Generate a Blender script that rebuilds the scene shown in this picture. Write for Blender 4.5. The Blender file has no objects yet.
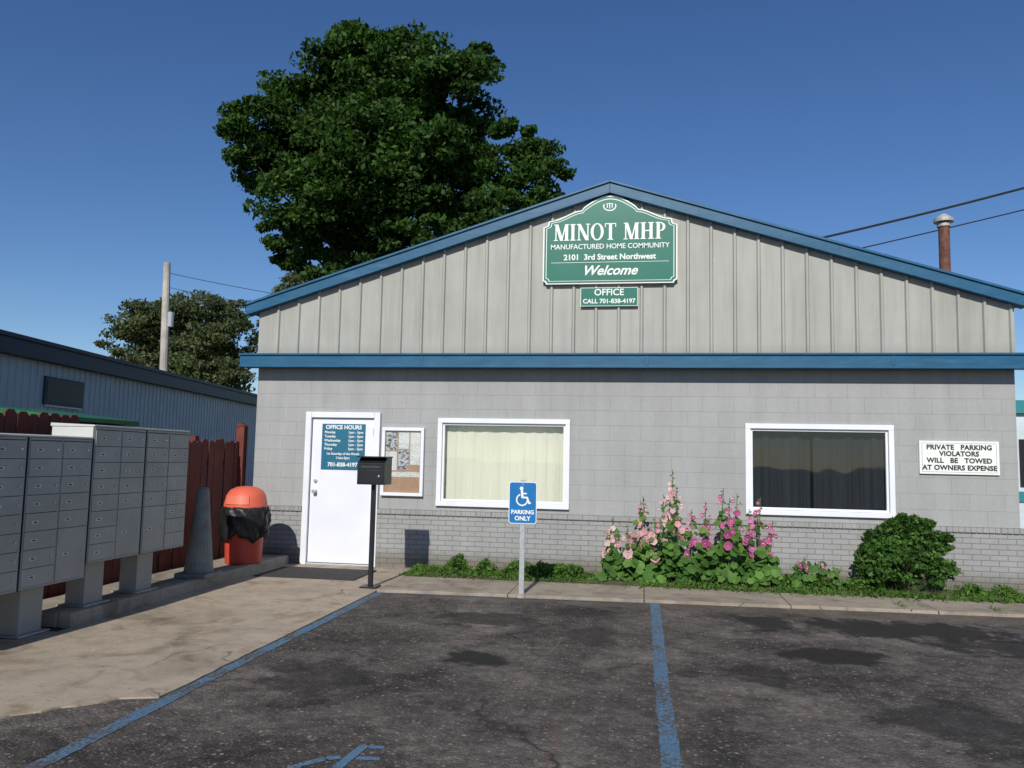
import bpy, math, random
import numpy as np
from mathutils import Vector, Matrix
random.seed(7); rng=np.random.default_rng(11)
sc=bpy.context.scene
sc.view_settings.view_transform='Standard'; sc.view_settings.look='None'; sc.view_settings.exposure=0
COL=sc.collection

# ------------------------------------------------------------ materials
class NT:
    def __init__(s,name):
        s.m=bpy.data.materials.new(name); s.m.use_nodes=True
        s.t=s.m.node_tree; s.n=s.t.nodes; s.l=s.t.links
        s.b=s.n['Principled BSDF']; s.out=s.n['Material Output']
        s.b.inputs['Specular IOR Level'].default_value=.35
        s._co=None
    def new(s,t,**k):
        n=s.n.new(t)
        for a,v in k.items(): setattr(n,a,v)
        return n
    def co(s):
        if s._co is None: s._co=s.new('ShaderNodeTexCoord').outputs['Object']
        return s._co
    def scaled(s,sx,sy,sz,src=None):
        mp=s.new('ShaderNodeMapping'); mp.inputs['Scale'].default_value=(sx,sy,sz)
        s.l.new(src or s.co(),mp.inputs['Vector']); return mp.outputs[0]
    def noise(s,scale,detail=4,rough=.55,vec=None,dist=0):
        n=s.new('ShaderNodeTexNoise'); n.inputs['Scale'].default_value=scale
        n.inputs['Detail'].default_value=detail; n.inputs['Roughness'].default_value=rough
        n.inputs['Distortion'].default_value=dist
        s.l.new(vec or s.co(),n.inputs['Vector']); return n.outputs['Fac']
    def ramp(s,fac,stops):
        r=s.new('ShaderNodeValToRGB'); e=r.color_ramp.elements
        while len(e)<len(stops): e.new(.5)
        for i,(p,c) in enumerate(stops):
            e[i].position=p
            if not hasattr(c,'__len__'): c=(c,c,c)
            e[i].color=(*c[:3],1)
        s.l.new(fac,r.inputs[0]); return r.outputs[0]
    def mix(s,fac,a,b,mode='MIX'):
        x=s.new('ShaderNodeMix',data_type='RGBA',blend_type=mode)
        for sock,v in ((x.inputs[0],fac),(x.inputs[6],a),(x.inputs[7],b)):
            if isinstance(v,(int,float)): sock.default_value=v
            elif isinstance(v,tuple): sock.default_value=(*v[:3],1)
            else: s.l.new(v,sock)
        return x.outputs[2]
    def math(s,op,a,b=0.,c=None):
        x=s.new('ShaderNodeMath',operation=op)
        for i,v in enumerate((a,b) if c is None else (a,b,c)):
            if isinstance(v,(int,float)): x.inputs[i].default_value=v
            else: s.l.new(v,x.inputs[i])
        return x.outputs[0]
    def bump(s,h,strength=.3,dist=.01,prev=None):
        b=s.new('ShaderNodeBump'); b.inputs['Strength'].default_value=strength; b.inputs['Distance'].default_value=dist
        s.l.new(h,b.inputs['Height'])
        if prev is not None: s.l.new(prev,b.inputs['Normal'])
        return b.outputs[0]
    def fin(s,col,rough=.7,normal=None,metal=0):
        if isinstance(col,tuple): s.b.inputs['Base Color'].default_value=(*col,1)
        else: s.l.new(col,s.b.inputs['Base Color'])
        if isinstance(rough,(int,float)): s.b.inputs['Roughness'].default_value=rough
        else: s.l.new(rough,s.b.inputs['Roughness'])
        s.b.inputs['Metallic'].default_value=metal
        if normal is not None: s.l.new(normal,s.b.inputs['Normal'])
        return s.m

def simple(name,c,rough=.6,var=.15,scale=6,metal=0,bump=.05,bscale=60,spec=None):
    s=NT(name)
    n=s.noise(scale,5,.6)
    lo=tuple(x*(1-var) for x in c); hi=tuple(min(1,x*(1+var)) for x in c)
    col=s.ramp(n,[(.3,lo),(.7,hi)])
    nb=s.bump(s.noise(bscale,3),bump,.004)
    if spec is not None: s.b.inputs['Specular IOR Level'].default_value=spec
    return s.fin(col,rough,nb,metal)

def brickmat(name,w,h,ms,col,mort,bstr,vr=.06):
    s=NT(name)
    sp=s.new('ShaderNodeSeparateXYZ'); s.l.new(s.co(),sp.inputs[0])
    cb=s.new('ShaderNodeCombineXYZ')
    s.l.new(s.math('ADD',sp.outputs[0],sp.outputs[1]),cb.inputs[0]); s.l.new(sp.outputs[2],cb.inputs[1])
    b=s.new('ShaderNodeTexBrick'); b.offset=.5
    b.inputs['Scale'].default_value=1; b.inputs['Mortar Size'].default_value=ms; b.inputs['Mortar Smooth'].default_value=.5
    b.inputs['Brick Width'].default_value=w; b.inputs['Row Height'].default_value=h; b.inputs['Bias'].default_value=0
    b.inputs['Color1'].default_value=(*[c*(1-vr) for c in col],1); b.inputs['Color2'].default_value=(*[c*(1+vr) for c in col],1)
    b.inputs['Mortar'].default_value=(*mort,1)
    s.l.new(cb.outputs[0],b.inputs['Vector'])
    n1=s.noise(1.1,5,.6); n2=s.noise(22,4,.7)
    st=s.noise(1,4,.6,vec=s.scaled(5,5,.5))
    c=s.mix(1.0,b.outputs['Color'],s.ramp(n1,[(.3,.92),(.7,1.05)]),'MULTIPLY')
    c=s.mix(1.0,c,s.ramp(n2,[(.3,.94),(.75,1.04)]),'MULTIPLY')
    c=s.mix(.5,c,s.ramp(st,[(.35,.84),(.6,1.0)]),'MULTIPLY')
    z=s.math('MULTIPLY_ADD',n2,-.25,sp.outputs[2])
    c=s.mix(1.0,c,s.ramp(z,[(0.0,(.60,.55,.48)),(.16,(1,1,1))]),'MULTIPLY')
    h1=s.math('SUBTRACT',1.0,b.outputs['Fac'])
    nb=s.bump(h1,bstr,.006); nb=s.bump(s.noise(55,5,.7),.4,.006,nb)
    return s.fin(c,.75,nb)

M={}
M['block']=brickmat('painted_block',.405,.2,.004,(.352,.355,.352),(.285,.288,.285),.4,.015)
M['brick']=brickmat('painted_brick',.205,.0672,.006,(.318,.320,.316),(.20,.20,.198),.6,.04)

def siding():
    s=NT('ribbed_metal_siding')
    n1=s.noise(1.6,4,.6); st=s.noise(1.,5,.65,vec=s.scaled(9,9,.6))
    c=s.ramp(n1,[(.25,(.335,.335,.308)),(.75,(.39,.392,.36))])
    c=s.mix(.6,c,s.ramp(st,[(.32,(.74,.73,.70)),(.58,(1,1,1))]),'MULTIPLY')
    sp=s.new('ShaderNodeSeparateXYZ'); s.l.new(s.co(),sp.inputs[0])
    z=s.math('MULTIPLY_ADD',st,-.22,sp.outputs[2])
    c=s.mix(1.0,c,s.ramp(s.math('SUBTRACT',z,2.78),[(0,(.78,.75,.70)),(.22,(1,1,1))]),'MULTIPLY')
    ox=s.noise(2.3,2,.5,vec=s.scaled(1,1,.45))
    nb=s.bump(ox,.5,.03); nb=s.bump(s.noise(90,3),.08,.003,nb)
    return s.fin(c,.5,nb)
M['siding']=siding()

def blue_trim():
    s=NT('blue_trim')
    st=s.noise(3,5,.65,vec=s.scaled(1,1,6))
    c=s.ramp(st,[(.3,(.012,.080,.160)),(.6,(.019,.108,.205)),(.78,(.045,.145,.23))])
    sc_=s.noise(38,4,.7)
    c=s.mix(s.ramp(sc_,[(.66,0.),(.72,.5)]),c,(.20,.24,.26))
    return s.fin(c,.42,s.bump(s.noise(3,3,.5,vec=s.scaled(1,1,.3)),.35,.02))
M['trim']=blue_trim()

def asphalt():
    s=NT('asphalt')
    sp=s.new('ShaderNodeSeparateXYZ'); s.l.new(s.co(),sp.inputs[0])
    big=s.noise(.8,5,.62,dist=.6); med=s.noise(3.2,6,.7,dist=.3); fine=s.noise(48,7,.8); md2=s.noise(11,6,.75)
    v=s.new('ShaderNodeTexVoronoi'); v.inputs['Scale'].default_value=62; s.l.new(s.co(),v.inputs['Vector'])
    v2=s.new('ShaderNodeTexVoronoi'); v2.inputs['Scale'].default_value=27; s.l.new(s.co(),v2.inputs['Vector'])
    c=s.ramp(big,[(.36,(.034,.029,.026)),(.46,(.072,.061,.054)),(.54,(.100,.086,.076)),(.66,(.15,.127,.108))])
    c=s.mix(1.,c,s.ramp(med,[(.3,.45),(.5,1.),(.72,1.5)]),'MULTIPLY')
    c=s.mix(1.,c,s.ramp(md2,[(.32,.5),(.5,1.),(.7,1.5)]),'MULTIPLY')
    cs=s.new('ShaderNodeSeparateColor'); s.l.new(v.outputs['Color'],cs.inputs[0])
    stone=s.math('MULTIPLY',s.ramp(cs.outputs[0],[(.5,0.),(.8,1.)]),s.ramp(v.outputs['Distance'],[(.3,1.),(.5,0.)]))
    stone=s.math('MULTIPLY',stone,s.ramp(md2,[(.36,.1),(.62,.95)]))
    c=s.mix(stone,c,s.mix(cs.outputs[1],(.13,.105,.085),(.30,.265,.225)))
    cs2=s.new('ShaderNodeSeparateColor'); s.l.new(v2.outputs['Color'],cs2.inputs[0])
    st2=s.math('MULTIPLY',s.ramp(cs2.outputs[0],[(.78,0.),(.9,.9)]),s.ramp(v2.outputs['Distance'],[(.2,1.),(.38,0.)]))
    c=s.mix(st2,c,(.28,.245,.20))
    c=s.mix(1.,c,s.ramp(fine,[(.3,.5),(.7,1.5)]),'MULTIPLY')
    wv=s.new('ShaderNodeTexNoise'); wv.inputs['Scale'].default_value=1.7; wv.inputs['Detail'].default_value=5; s.l.new(s.co(),wv.inputs['Vector'])
    va=s.new('ShaderNodeVectorMath',operation='MULTIPLY_ADD'); s.l.new(wv.outputs['Color'],va.inputs[0]); va.inputs[1].default_value=(.9,.9,.9); s.l.new(s.co(),va.inputs[2])
    ve=s.new('ShaderNodeTexVoronoi',feature='DISTANCE_TO_EDGE'); ve.inputs['Scale'].default_value=.30; s.l.new(va.outputs[0],ve.inputs['Vector'])
    crack=s.ramp(ve.outputs['Distance'],[(.0,1.),(.008,0.)])
    crack=s.math('MULTIPLY',crack,s.ramp(s.noise(.9,3),[(.45,0.),(.56,.9)]))
    c=s.mix(crack,c,(.026,.022,.020))
    sx=s.math('ABSOLUTE',s.math('SUBTRACT',sp.outputs[0],s.math('MULTIPLY_ADD',med,.30,-.62)))
    seam=s.math('MULTIPLY',s.ramp(sx,[(.006,.5),(.02,0.)]),s.ramp(s.math('MULTIPLY_ADD',sp.outputs[1],-.2,-.85),[(.0,0.),(.25,1.)]))
    c=s.mix(seam,c,(.12,.085,.06))
    def spot(x,y,rx,ry,a):
        dx=s.math('DIVIDE',s.math('SUBTRACT',sp.outputs[0],x),rx); dy=s.math('DIVIDE',s.math('SUBTRACT',sp.outputs[1],y),ry)
        d=s.math('SQRT',s.math('ADD',s.math('MULTIPLY',dx,dx),s.math('MULTIPLY',dy,dy)))
        d=s.math('ADD',d,s.math('MULTIPLY',s.math('SUBTRACT',med,.5),2.4))
        return s.ramp(d,[(.66,a),(.95,0.)])
    for sp_ in ((2.5,-2.6,1.3,.5,.92),(1.55,-3.85,.55,.34,.95),(3.3,-3.2,.9,.45,.85),(-1.25,-4.6,.30,.22,.95),(-1.4,-3.1,.55,.4,.7),(1.9,-5.5,.5,.6,.6),(-2.2,-5.4,.4,.6,.55),(1.2,-2.6,.33,.4,.9),(-.4,-3.6,.3,.5,.6),(.9,-4.6,.25,.3,.7),(-.5,-2.6,.4,.25,.5)):
        c=s.mix(spot(*sp_),c,(.016,.014,.013))
    g=s.math('ADD',sp.outputs[1],s.math('MULTIPLY',med,.35))
    c=s.mix(s.ramp(s.math('ADD',g,2.0),[(.0,0.),(.14,.45)]),c,(.15,.12,.09))
    hgt=s.math('ADD',s.math('MULTIPLY',fine,.6),s.math('SUBTRACT',1.,v.outputs['Distance']))
    nb=s.bump(hgt,.85,.008); nb=s.bump(med,.45,.03,nb); nb=s.bump(md2,.45,.014,nb)
    return s.fin(c,.92,nb)
M['asphalt']=asphalt()

def concrete(name,base):
    s=NT(name)
    big=s.noise(.9,6,.68,dist=.6); med=s.noise(5,6,.7); fine=s.noise(120,4,.75); st=s.noise(2.1,5,.65,dist=.8)
    c=s.ramp(big,[(.30,tuple(x*.66 for x in base)),(.5,base),(.72,tuple(min(1,x*1.16) for x in base))])
    c=s.mix(1.,c,s.ramp(med,[(.28,.74),(.5,1.),(.75,1.12)]),'MULTIPLY')
    c=s.mix(1.,c,s.ramp(st,[(.34,(.66,.62,.56)),(.47,(1,1,1))]),'MULTIPLY')
    c=s.mix(1.,c,s.ramp(fine,[(.3,.72),(.7,1.22)]),'MULTIPLY')
    v=s.new('ShaderNodeTexVoronoi'); v.inputs['Scale'].default_value=16; s.l.new(s.co(),v.inputs['Vector'])
    cs=s.new('ShaderNodeSeparateColor'); s.l.new(v.outputs['Color'],cs.inputs[0])
    sp2=s.math('MULTIPLY',s.ramp(cs.outputs[0],[(.88,0.),(.93,.75)]),s.ramp(v.outputs['Distance'],[(.1,1.),(.25,0.)]))
    c=s.mix(sp2,c,(.10,.085,.07))
    wv=s.new('ShaderNodeTexNoise'); wv.inputs['Scale'].default_value=2.2; wv.inputs['Detail'].default_value=4; s.l.new(s.co(),wv.inputs['Vector'])
    va=s.new('ShaderNodeVectorMath',operation='MULTIPLY_ADD'); s.l.new(wv.outputs['Color'],va.inputs[0]); va.inputs[1].default_value=(.5,.5,.5); s.l.new(s.co(),va.inputs[2])
    ve=s.new('ShaderNodeTexVoronoi',feature='DISTANCE_TO_EDGE'); ve.inputs['Scale'].default_value=.5; s.l.new(va.outputs[0],ve.inputs['Vector'])
    crack=s.math('MULTIPLY',s.ramp(ve.outputs['Distance'],[(.0,1.),(.006,0.)]),s.ramp(s.noise(1.3,2),[(.5,0.),(.58,.8)]))
    c=s.mix(crack,c,(.07,.06,.05))
    nb=s.bump(fine,.4,.004); nb=s.bump(med,.3,.01,nb)
    return s.fin(c,.87,nb)
M['concrete']=concrete('concrete_slab',(.40,.33,.25))
M['concrete2']=concrete('sidewalk_concrete',(.33,.28,.22))
M['kerb']=concrete('kerb_concrete',(.33,.29,.24))
M['joint']=simple('joint_dirt',(.10,.08,.055),.95,.4,20)
M['soil']=simple('soil',(.10,.075,.05),.95,.4,9,bump=.8,bscale=40)
def groundm():
    s=NT('ground_grass')
    n=s.noise(.4,6,.7); f=s.noise(30,5,.7)
    c=s.ramp(n,[(.3,(.05,.075,.025)),(.6,(.11,.11,.05)),(.8,(.16,.14,.09))])
    c=s.mix(1.,c,s.ramp(f,[(.3,.6),(.7,1.3)]),'MULTIPLY')
    return s.fin(c,.95,s.bump(f,.8,.03))
M['ground']=groundm()
def paintline(name,off):
    s=NT(name)
    n=s.noise(34,7,.85); n2=s.noise(2.6,4,.6); fine=s.noise(90,4,.7)
    c=s.ramp(n2,[(.3,(.09,.19,.30)),(.7,(.135,.25,.37))])
    c=s.mix(1.,c,s.ramp(fine,[(.3,.55),(.7,1.25)]),'MULTIPLY')
    wear=s.math('ADD',s.math('MULTIPLY',n,.85),s.math('MULTIPLY',n2,.34))
    w=s.ramp(wear,[(.56+off,0.),(.62+off,1.)])
    c=s.mix(w,c,(.080,.069,.061))
    return s.fin(c,.88,s.bump(fine,.8,.008))
M['line']=paintline('faded_blue_paint',0.015); M['line2']=paintline('faded_blue_symbol_paint',.06)
M['white']=simple('white_paint',(.74,.76,.80),.45,.05,3,bump=.04)
M['door']=simple('door_white_paint',(.74,.76,.82),.38,.04,2,bump=.05,bscale=20)
M['metal']=simple('galvanised_steel',(.45,.47,.49),.45,.15,20,metal=.5)
M['black']=simple('black_powder_coat',(.012,.013,.017),.45,.3,10)
M['mat']=simple('rubber_mat',(.045,.042,.042),.95,.35,20,bump=.6,bscale=120)
M['signgreen']=simple('sign_green',(.012,.150,.105),.35,.06,3,bump=.02)
M['signwhite']=simple('sign_white',(.78,.80,.76),.4,.03,3,bump=.02)
M['signblue']=simple('sign_blue',(.012,.16,.42),.35,.06,3,bump=.02)
M['doorblue']=simple('door_sign_blue',(.022,.135,.22),.4,.06,3,bump=.02)
M['signdark']=simple('sign_letter_dark',(.035,.035,.04),.5)
M['cbu']=simple('mailbox_grey_paint',(.32,.325,.31),.5,.06,4,bump=.08,bscale=150)
M['cbudoor']=simple('mailbox_door_grey',(.345,.35,.33),.5,.12,3,bump=.08,bscale=150)
M['cbulight']=simple('mailbox_body_light',(.50,.51,.48),.55,.08,4)
M['gap']=simple('dark_gap',(.045,.047,.05),.8)
M['label']=simple('label_white',(.6,.6,.58),.5)
def woodm(name,c1,c2):
    s=NT(name)
    g=s.noise(9,6,.65,vec=s.scaled(6,6,.5)); n=s.noise(1.5,3)
    c=s.ramp(g,[(.3,c1),(.7,c2)])
    c=s.mix(1.,c,s.ramp(n,[(.3,.7),(.7,1.15)]),'MULTIPLY')
    return s.fin(c,.8,s.bump(g,.4,.006))
M['fence']=woodm('red_stained_wood',(.095,.024,.018),(.19,.052,.038))
M['pole']=woodm('weathered_pole',(.36,.33,.29),(.52,.48,.43))
M['bark']=woodm('bark',(.030,.024,.017),(.07,.056,.042))
M['orange']=simple('orange_plastic',(.68,.13,.075),.5,.08,4,bump=.08)
M['flap']=simple('flap_plastic',(.72,.18,.11),.45,.08,4,bump=.08)
M['redplastic']=simple('red_plastic',(.52,.065,.04),.5,.10,4,bump=.08)
M['bag']=simple('black_bag',(.014,.014,.016),.42,.3,20,bump=.8,bscale=26,spec=.45)
M['cone']=simple('weathered_grey_cone',(.19,.20,.19),.75,.25,7,bump=.3)
M['rust']=simple('rusty_pipe',(.15,.065,.045),.8,.45,14,bump=.4)
M['cap']=simple('pipe_cap',(.45,.43,.40),.5,.2,10,metal=.2)
M['wire']=simple('cable_black',(.02,.02,.02),.7)
M['roof']=simple('roof_metal',(.05,.13,.2),.5,.15,3)
M['cork']=simple('board_back',(.42,.27,.18),.8,.12,14)
M['dgreen']=simple('dumpster_green',(.02,.13,.05),.5,.2,6)
M['homewall']=simple('home_siding',(.54,.56,.58),.5,.07,2)
M['hometrim']=simple('home_dark_trim',(.012,.022,.045),.5,.2,3)
M['homewhite']=simple('home_white',(.55,.62,.66),.5,.1,3)
M['teal']=simple('home_teal',(.03,.22,.24),.5,.1,3)
M['darkroom']=simple('dark_interior',(.02,.02,.022),.9)
def paper(name,a,b,sc_):
    s=NT(name)
    v=s.new('ShaderNodeTexVoronoi',feature='F1',distance='CHEBYCHEV'); v.inputs['Scale'].default_value=sc_; s.l.new(s.scaled(1,.2,1.6),v.inputs['Vector'])
    cs=s.new('ShaderNodeSeparateColor'); s.l.new(v.outputs['Color'],cs.inputs[0])
    return s.fin(s.ramp(cs.outputs[0],[(.25,a),(.6,b)]),.6)
M['photo']=paper('poster_print',(.08,.09,.11),(.5,.5,.5),34)
M['paper']=paper('notice_paper',(.50,.50,.48),(.70,.70,.68),70)
def curtain(name,a,b):
    s=NT(name)
    n=s.noise(2,3,vec=s.scaled(3,3,.4))
    return s.fin(s.ramp(n,[(.3,a),(.7,b)]),.95)
M['curtC']=curtain('cream_curtain',(.64,.62,.50),(.72,.70,.59))
M['curtD']=curtain('charcoal_curtain',(.009,.013,.020),(.021,.027,.036))
def glass():
    s=NT('window_glass')
    s.n.remove(s.b)
    tr=s.new('ShaderNodeBsdfTransparent'); tr.inputs[0].default_value=(.90,.93,.95,1)
    gl=s.new('ShaderNodeBsdfGlossy'); gl.inputs['Roughness'].default_value=.02; gl.inputs[0].default_value=(.9,.95,1,1)
    fr=s.new('ShaderNodeFresnel'); fr.inputs[0].default_value=1.5
    nb=s.bump(s.noise(1.3,2),.06,.05); s.l.new(nb,gl.inputs['Normal'])
    f=s.math('ADD',fr.outputs[0],.02)
    mx=s.new('ShaderNodeMixShader'); s.l.new(f,mx.inputs[0]); s.l.new(tr.outputs[0],mx.inputs[1]); s.l.new(gl.outputs[0],mx.inputs[2])
    s.l.new(mx.outputs[0],s.out.inputs[0]); return s.m
M['glass']=glass()
def leafm(name,c1,c2,c3,tr=.35,scale=.5):
    s=NT(name)
    gi=s.new('ShaderNodeNewGeometry').outputs['Random Per Island']
    n=s.noise(scale,3)
    c=s.ramp(gi,[(0.,c1),(.55,c2),(1.,c3)])
    c=s.mix(1.,c,s.ramp(n,[(.3,.62),(.7,1.25)]),'MULTIPLY')
    s.l.new(c,s.b.inputs['Base Color']); s.b.inputs['Roughness'].default_value=.6; s.b.inputs['Specular IOR Level'].default_value=.2
    t=s.new('ShaderNodeBsdfTranslucent'); s.l.new(s.mix(1.,c,(1.3,1.5,.5),'MULTIPLY'),t.inputs[0])
    mx=s.new('ShaderNodeMixShader'); mx.inputs[0].default_value=tr
    s.l.new(s.b.outputs[0],mx.inputs[1]); s.l.new(t.outputs[0],mx.inputs[2]); s.l.new(mx.outputs[0],s.out.inputs[0])
    return s.m
M['leaf']=leafm('tree_leaves',(.018,.047,.009),(.036,.086,.014),(.070,.138,.025),.28,.7)
M['leafbg']=leafm('olive_leaves',(.07,.090,.040),(.11,.135,.06),(.16,.18,.09))
M['leafh']=leafm('hollyhock_leaves',(.05,.12,.025),(.085,.19,.035),(.14,.26,.055),.3,4)
M['leafs']=leafm('shrub_leaves',(.035,.09,.018),(.065,.15,.028),(.12,.23,.05),.3,4)
M['weed']=leafm('weed_leaves',(.05,.11,.02),(.085,.18,.03),(.14,.25,.05),.3,4)
M['stem']=simple('stem_green',(.09,.15,.04),.7)
M['pink']=leafm('pale_pink_petals',(.62,.26,.34),(.74,.42,.47),(.78,.58,.60),.3,4)
M['mag']=leafm('magenta_petals',(.42,.07,.22),(.58,.14,.33),(.68,.28,.44),.3,4)

# ------------------------------------------------------------ mesh builder
class B:
    def __init__(s): s.v=[];s.f=[];s.mi=[];s.mats=[]
    def mat(s,k):
        if k not in s.mats: s.mats.append(k)
        return s.mats.index(k)
    def add(s,vs,fs,k):
        o=len(s.v); i=s.mat(k); s.v+= [tuple(p) for p in vs]
        for f in fs: s.f.append(tuple(o+a for a in f)); s.mi.append(i)
    def box(s,x0,x1,y0,y1,z0,z1,k):
        vs=[(x0,y0,z0),(x1,y0,z0),(x1,y1,z0),(x0,y1,z0),(x0,y0,z1),(x1,y0,z1),(x1,y1,z1),(x0,y1,z1)]
        s.add(vs,[(0,3,2,1),(4,5,6,7),(0,1,5,4),(1,2,6,5),(2,3,7,6),(3,0,4,7)],k)
    def prism(s,poly,d,k):
        n=len(poly); d=Vector(d); vs=[Vector(p) for p in poly]; vs+= [p+d for p in vs]
        fs=[tuple(range(n)),tuple(range(2*n-1,n-1,-1))]+[(i,i+n,(i+1)%n+n,(i+1)%n) for i in range(n)]
        s.add(vs,fs,k)
    def cyl(s,p0,p1,r0,r1,k,n=14,cap=True):
        p0=Vector(p0);p1=Vector(p1);a=(p1-p0).normalized()
        u=a.orthogonal().normalized();w=a.cross(u)
        vs=[];
        for p,r in ((p0,r0),(p1,r1)):
            for i in range(n):
                t=2*math.pi*i/n; vs.append(p+(u*math.cos(t)+w*math.sin(t))*r)
        fs=[(i,(i+1)%n,(i+1)%n+n,i+n) for i in range(n)]
        if cap: fs+=[tuple(range(n-1,-1,-1)),tuple(range(n,2*n))]
        s.add(vs,fs,k)
    def lathe(s,c,prof,k,n=32,wob=None,zw=None):
        vs=[];m=len(prof)
        for j,(r,z) in enumerate(prof):
            for i in range(n):
                t=2*math.pi*i/n; rr=r*(1+(wob(t,j) if wob else 0))
                vs.append((c[0]+rr*math.cos(t),c[1]+rr*math.sin(t),c[2]+z+(zw(t,j) if zw else 0)))
        fs=[(j*n+i,j*n+(i+1)%n,(j+1)*n+(i+1)%n,(j+1)*n+i) for j in range(m-1) for i in range(n)]
        fs+=[tuple(range(n-1,-1,-1)),tuple((m-1)*n+i for i in range(n))]
        s.add(vs,fs,k)
    def tube(s,pts,r,k,n=6):
        for a,b in zip(pts[:-1],pts[1:]): s.cyl(a,b,r,r,k,n,False)
    def obj(s,name,parent=None,bevel=0,smooth=False):
        me=bpy.data.meshes.new(name); me.from_pydata(s.v,[],s.f)
        for k in s.mats: me.materials.append(M[k])
        me.polygons.foreach_set('material_index',s.mi); me.update()
        if smooth: me.polygons.foreach_set('use_smooth',[True]*len(me.polygons))
        o=bpy.data.objects.new(name,me); COL.objects.link(o)
        if bevel:
            b=o.modifiers.new('bevel','BEVEL'); b.width=bevel; b.segments=2; b.limit_method='ANGLE'
        if parent: par(o,parent)
        return o
def par(o,e):
    o.parent=e; o.matrix_parent_inverse=Matrix.Translation(-e.location)
def empty(name,loc=(0,0,0)):
    e=bpy.data.objects.new(name,None); e.location=loc; e.empty_display_size=.3; COL.objects.link(e); return e
def text(s,loc,size,k,parent,align='CENTER',rot=(math.pi/2,0,0),ext=.0015,off=0,shear=0,sx=1,sl=1,name='lettering',space=1):
    c=bpy.data.curves.new(name,'FONT'); c.body=s; c.size=size; c.align_x=align; c.align_y='CENTER'
    c.extrude=ext; c.offset=off; c.shear=shear; c.space_line=sl; c.space_character=space; c.materials.append(M[k]); c.resolution_u=3
    o=bpy.data.objects.new(name,c); o.location=loc; o.rotation_euler=rot; o.scale=(sx,1,1); COL.objects.link(o)
    if parent: par(o,parent)
    return o

# ------------------------------------------------------------ world, sun, camera
w=bpy.data.worlds.new("World"); sc.world=w; w.use_nodes=True
nt=w.node_tree; bg=nt.nodes['Background']; sky=nt.nodes.new('ShaderNodeTexSky'); sky.sky_type='NISHITA'; sky.sun_disc=False
EL=math.radians(33.5)
sky.sun_elevation=EL; sky.sun_rotation=math.radians(183); sky.air_density=1.0; sky.dust_density=.2; sky.ozone_density=4.0; sky.altitude=500
hs=nt.nodes.new('ShaderNodeHueSaturation'); hs.inputs['Hue'].default_value=.508; hs.inputs['Saturation'].default_value=1.16; hs.inputs['Value'].default_value=1.0
nt.links.new(sky.outputs[0],hs.inputs['Color']); nt.links.new(hs.outputs[0],bg.inputs[0]); bg.inputs[1].default_value=.094
sl=bpy.data.lights.new('sun','SUN'); sl.energy=4.2; sl.angle=math.radians(.5); sl.color=(1,.955,.87)
so=bpy.data.objects.new('sun',sl); so.location=(-3,-20,15); COL.objects.link(so)
sd=Vector((.05*math.cos(EL),math.cos(EL),-math.sin(EL))).normalized()
so.rotation_euler=sd.to_track_quat('-Z','Y').to_euler()
cd=bpy.data.cameras.new('camera'); co=bpy.data.objects.new('camera',cd); COL.objects.link(co); sc.camera=co
cd.sensor_fit='HORIZONTAL'; cd.sensor_width=36; cd.lens=802.49*36/1024; cd.clip_end=2000
a,p,r=-.1598,.0921,.0202
F=Vector((math.sin(a)*math.cos(p),math.cos(a)*math.cos(p),math.sin(p))); R=Vector((math.cos(a),-math.sin(a),0)); U=R.cross(F)
R2=R*math.cos(r)+U*math.sin(r); U2=-R*math.sin(r)+U*math.cos(r)
mw=Matrix((R2,U2,-F)).transposed().to_4x4(); mw.translation=Vector((0,-10.858,1.541)); co.matrix_world=mw

# ------------------------------------------------------------ ground
g=B(); g.add([(-400,-400,-.02),(400,-400,-.02),(400,400,-.02),(-400,400,-.02)],[(0,1,2,3)],'ground'); g.obj('ground')
g=B(); g.add([(-40,-45,0),(40,-45,0),(40,-1.25,0),(4,-1.6,0),(-2.96,-1.95,0),(-2.96,-1.5,0),(-40,-1.5,0)],[(0,1,2,3,4,5,6)],'asphalt'); g.obj('parking_lot_asphalt')
b=B()
xs=[-4.85,-2.955]; ys=[-4.35,-1.97,-.02]
for j in range(len(ys)-1):
    gp=.003; b.box(xs[0]+gp,xs[1]-gp,ys[j]+gp,ys[j+1]-gp,-.05,.010+random.uniform(-.001,.001),'concrete')
rag=[(-4.845,-7.9)]+[(-4.84+1.72*t+random.uniform(-.04,.04),-7.9+1.79*t+random.uniform(-.05,.05)) for t in np.linspace(.05,.97,22)]+[(-2.97,-6.08)]
rag+=[(-2.958+random.uniform(-.01,.006),y) for y in np.linspace(-5.9,-4.45,14)]+[(-2.96,-4.353),(-4.845,-4.353)]
b.prism([(x,y,-.05) for x,y in rag],(0,0,.060),'concrete')
b.prism([(-7.8,-11,-.05),(-4.86,-8.0,-.05),(-4.86,-4.62,-.05),(-7.8,-4.62,-.05)],(0,0,.059),'concrete')
b.box(-4.85,-2.97,-4.5,-.1,-.05,.0055,'joint')
b.obj('concrete_apron')
b=B()
xs=[-2.95,-1.45,.05,1.6,3.1,4.7,7,10]
def ey(x): return -1.95+(x+2.96)*.0503
for i in range(len(xs)-1):
    x0,x1=xs[i]+.005,xs[i+1]-.005
    n=14; edge=[(x0+(x1-x0)*t/n,ey(x0+(x1-x0)*t/n)+random.uniform(-.012,.02),-.05) for t in range(n+1)]
    b.prism(edge+[(x1,-.86,-.05),(x0,-.86,-.05)],(0,0,.05+random.uniform(.03,.034)),'concrete2')
b.box(-2.95,9.9,-1.5,-.9,-.05,.024,'joint')
b.obj('sidewalk',bevel=.004)
b=B(); nx,ny=90,8; vs=[];fs=[]
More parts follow.
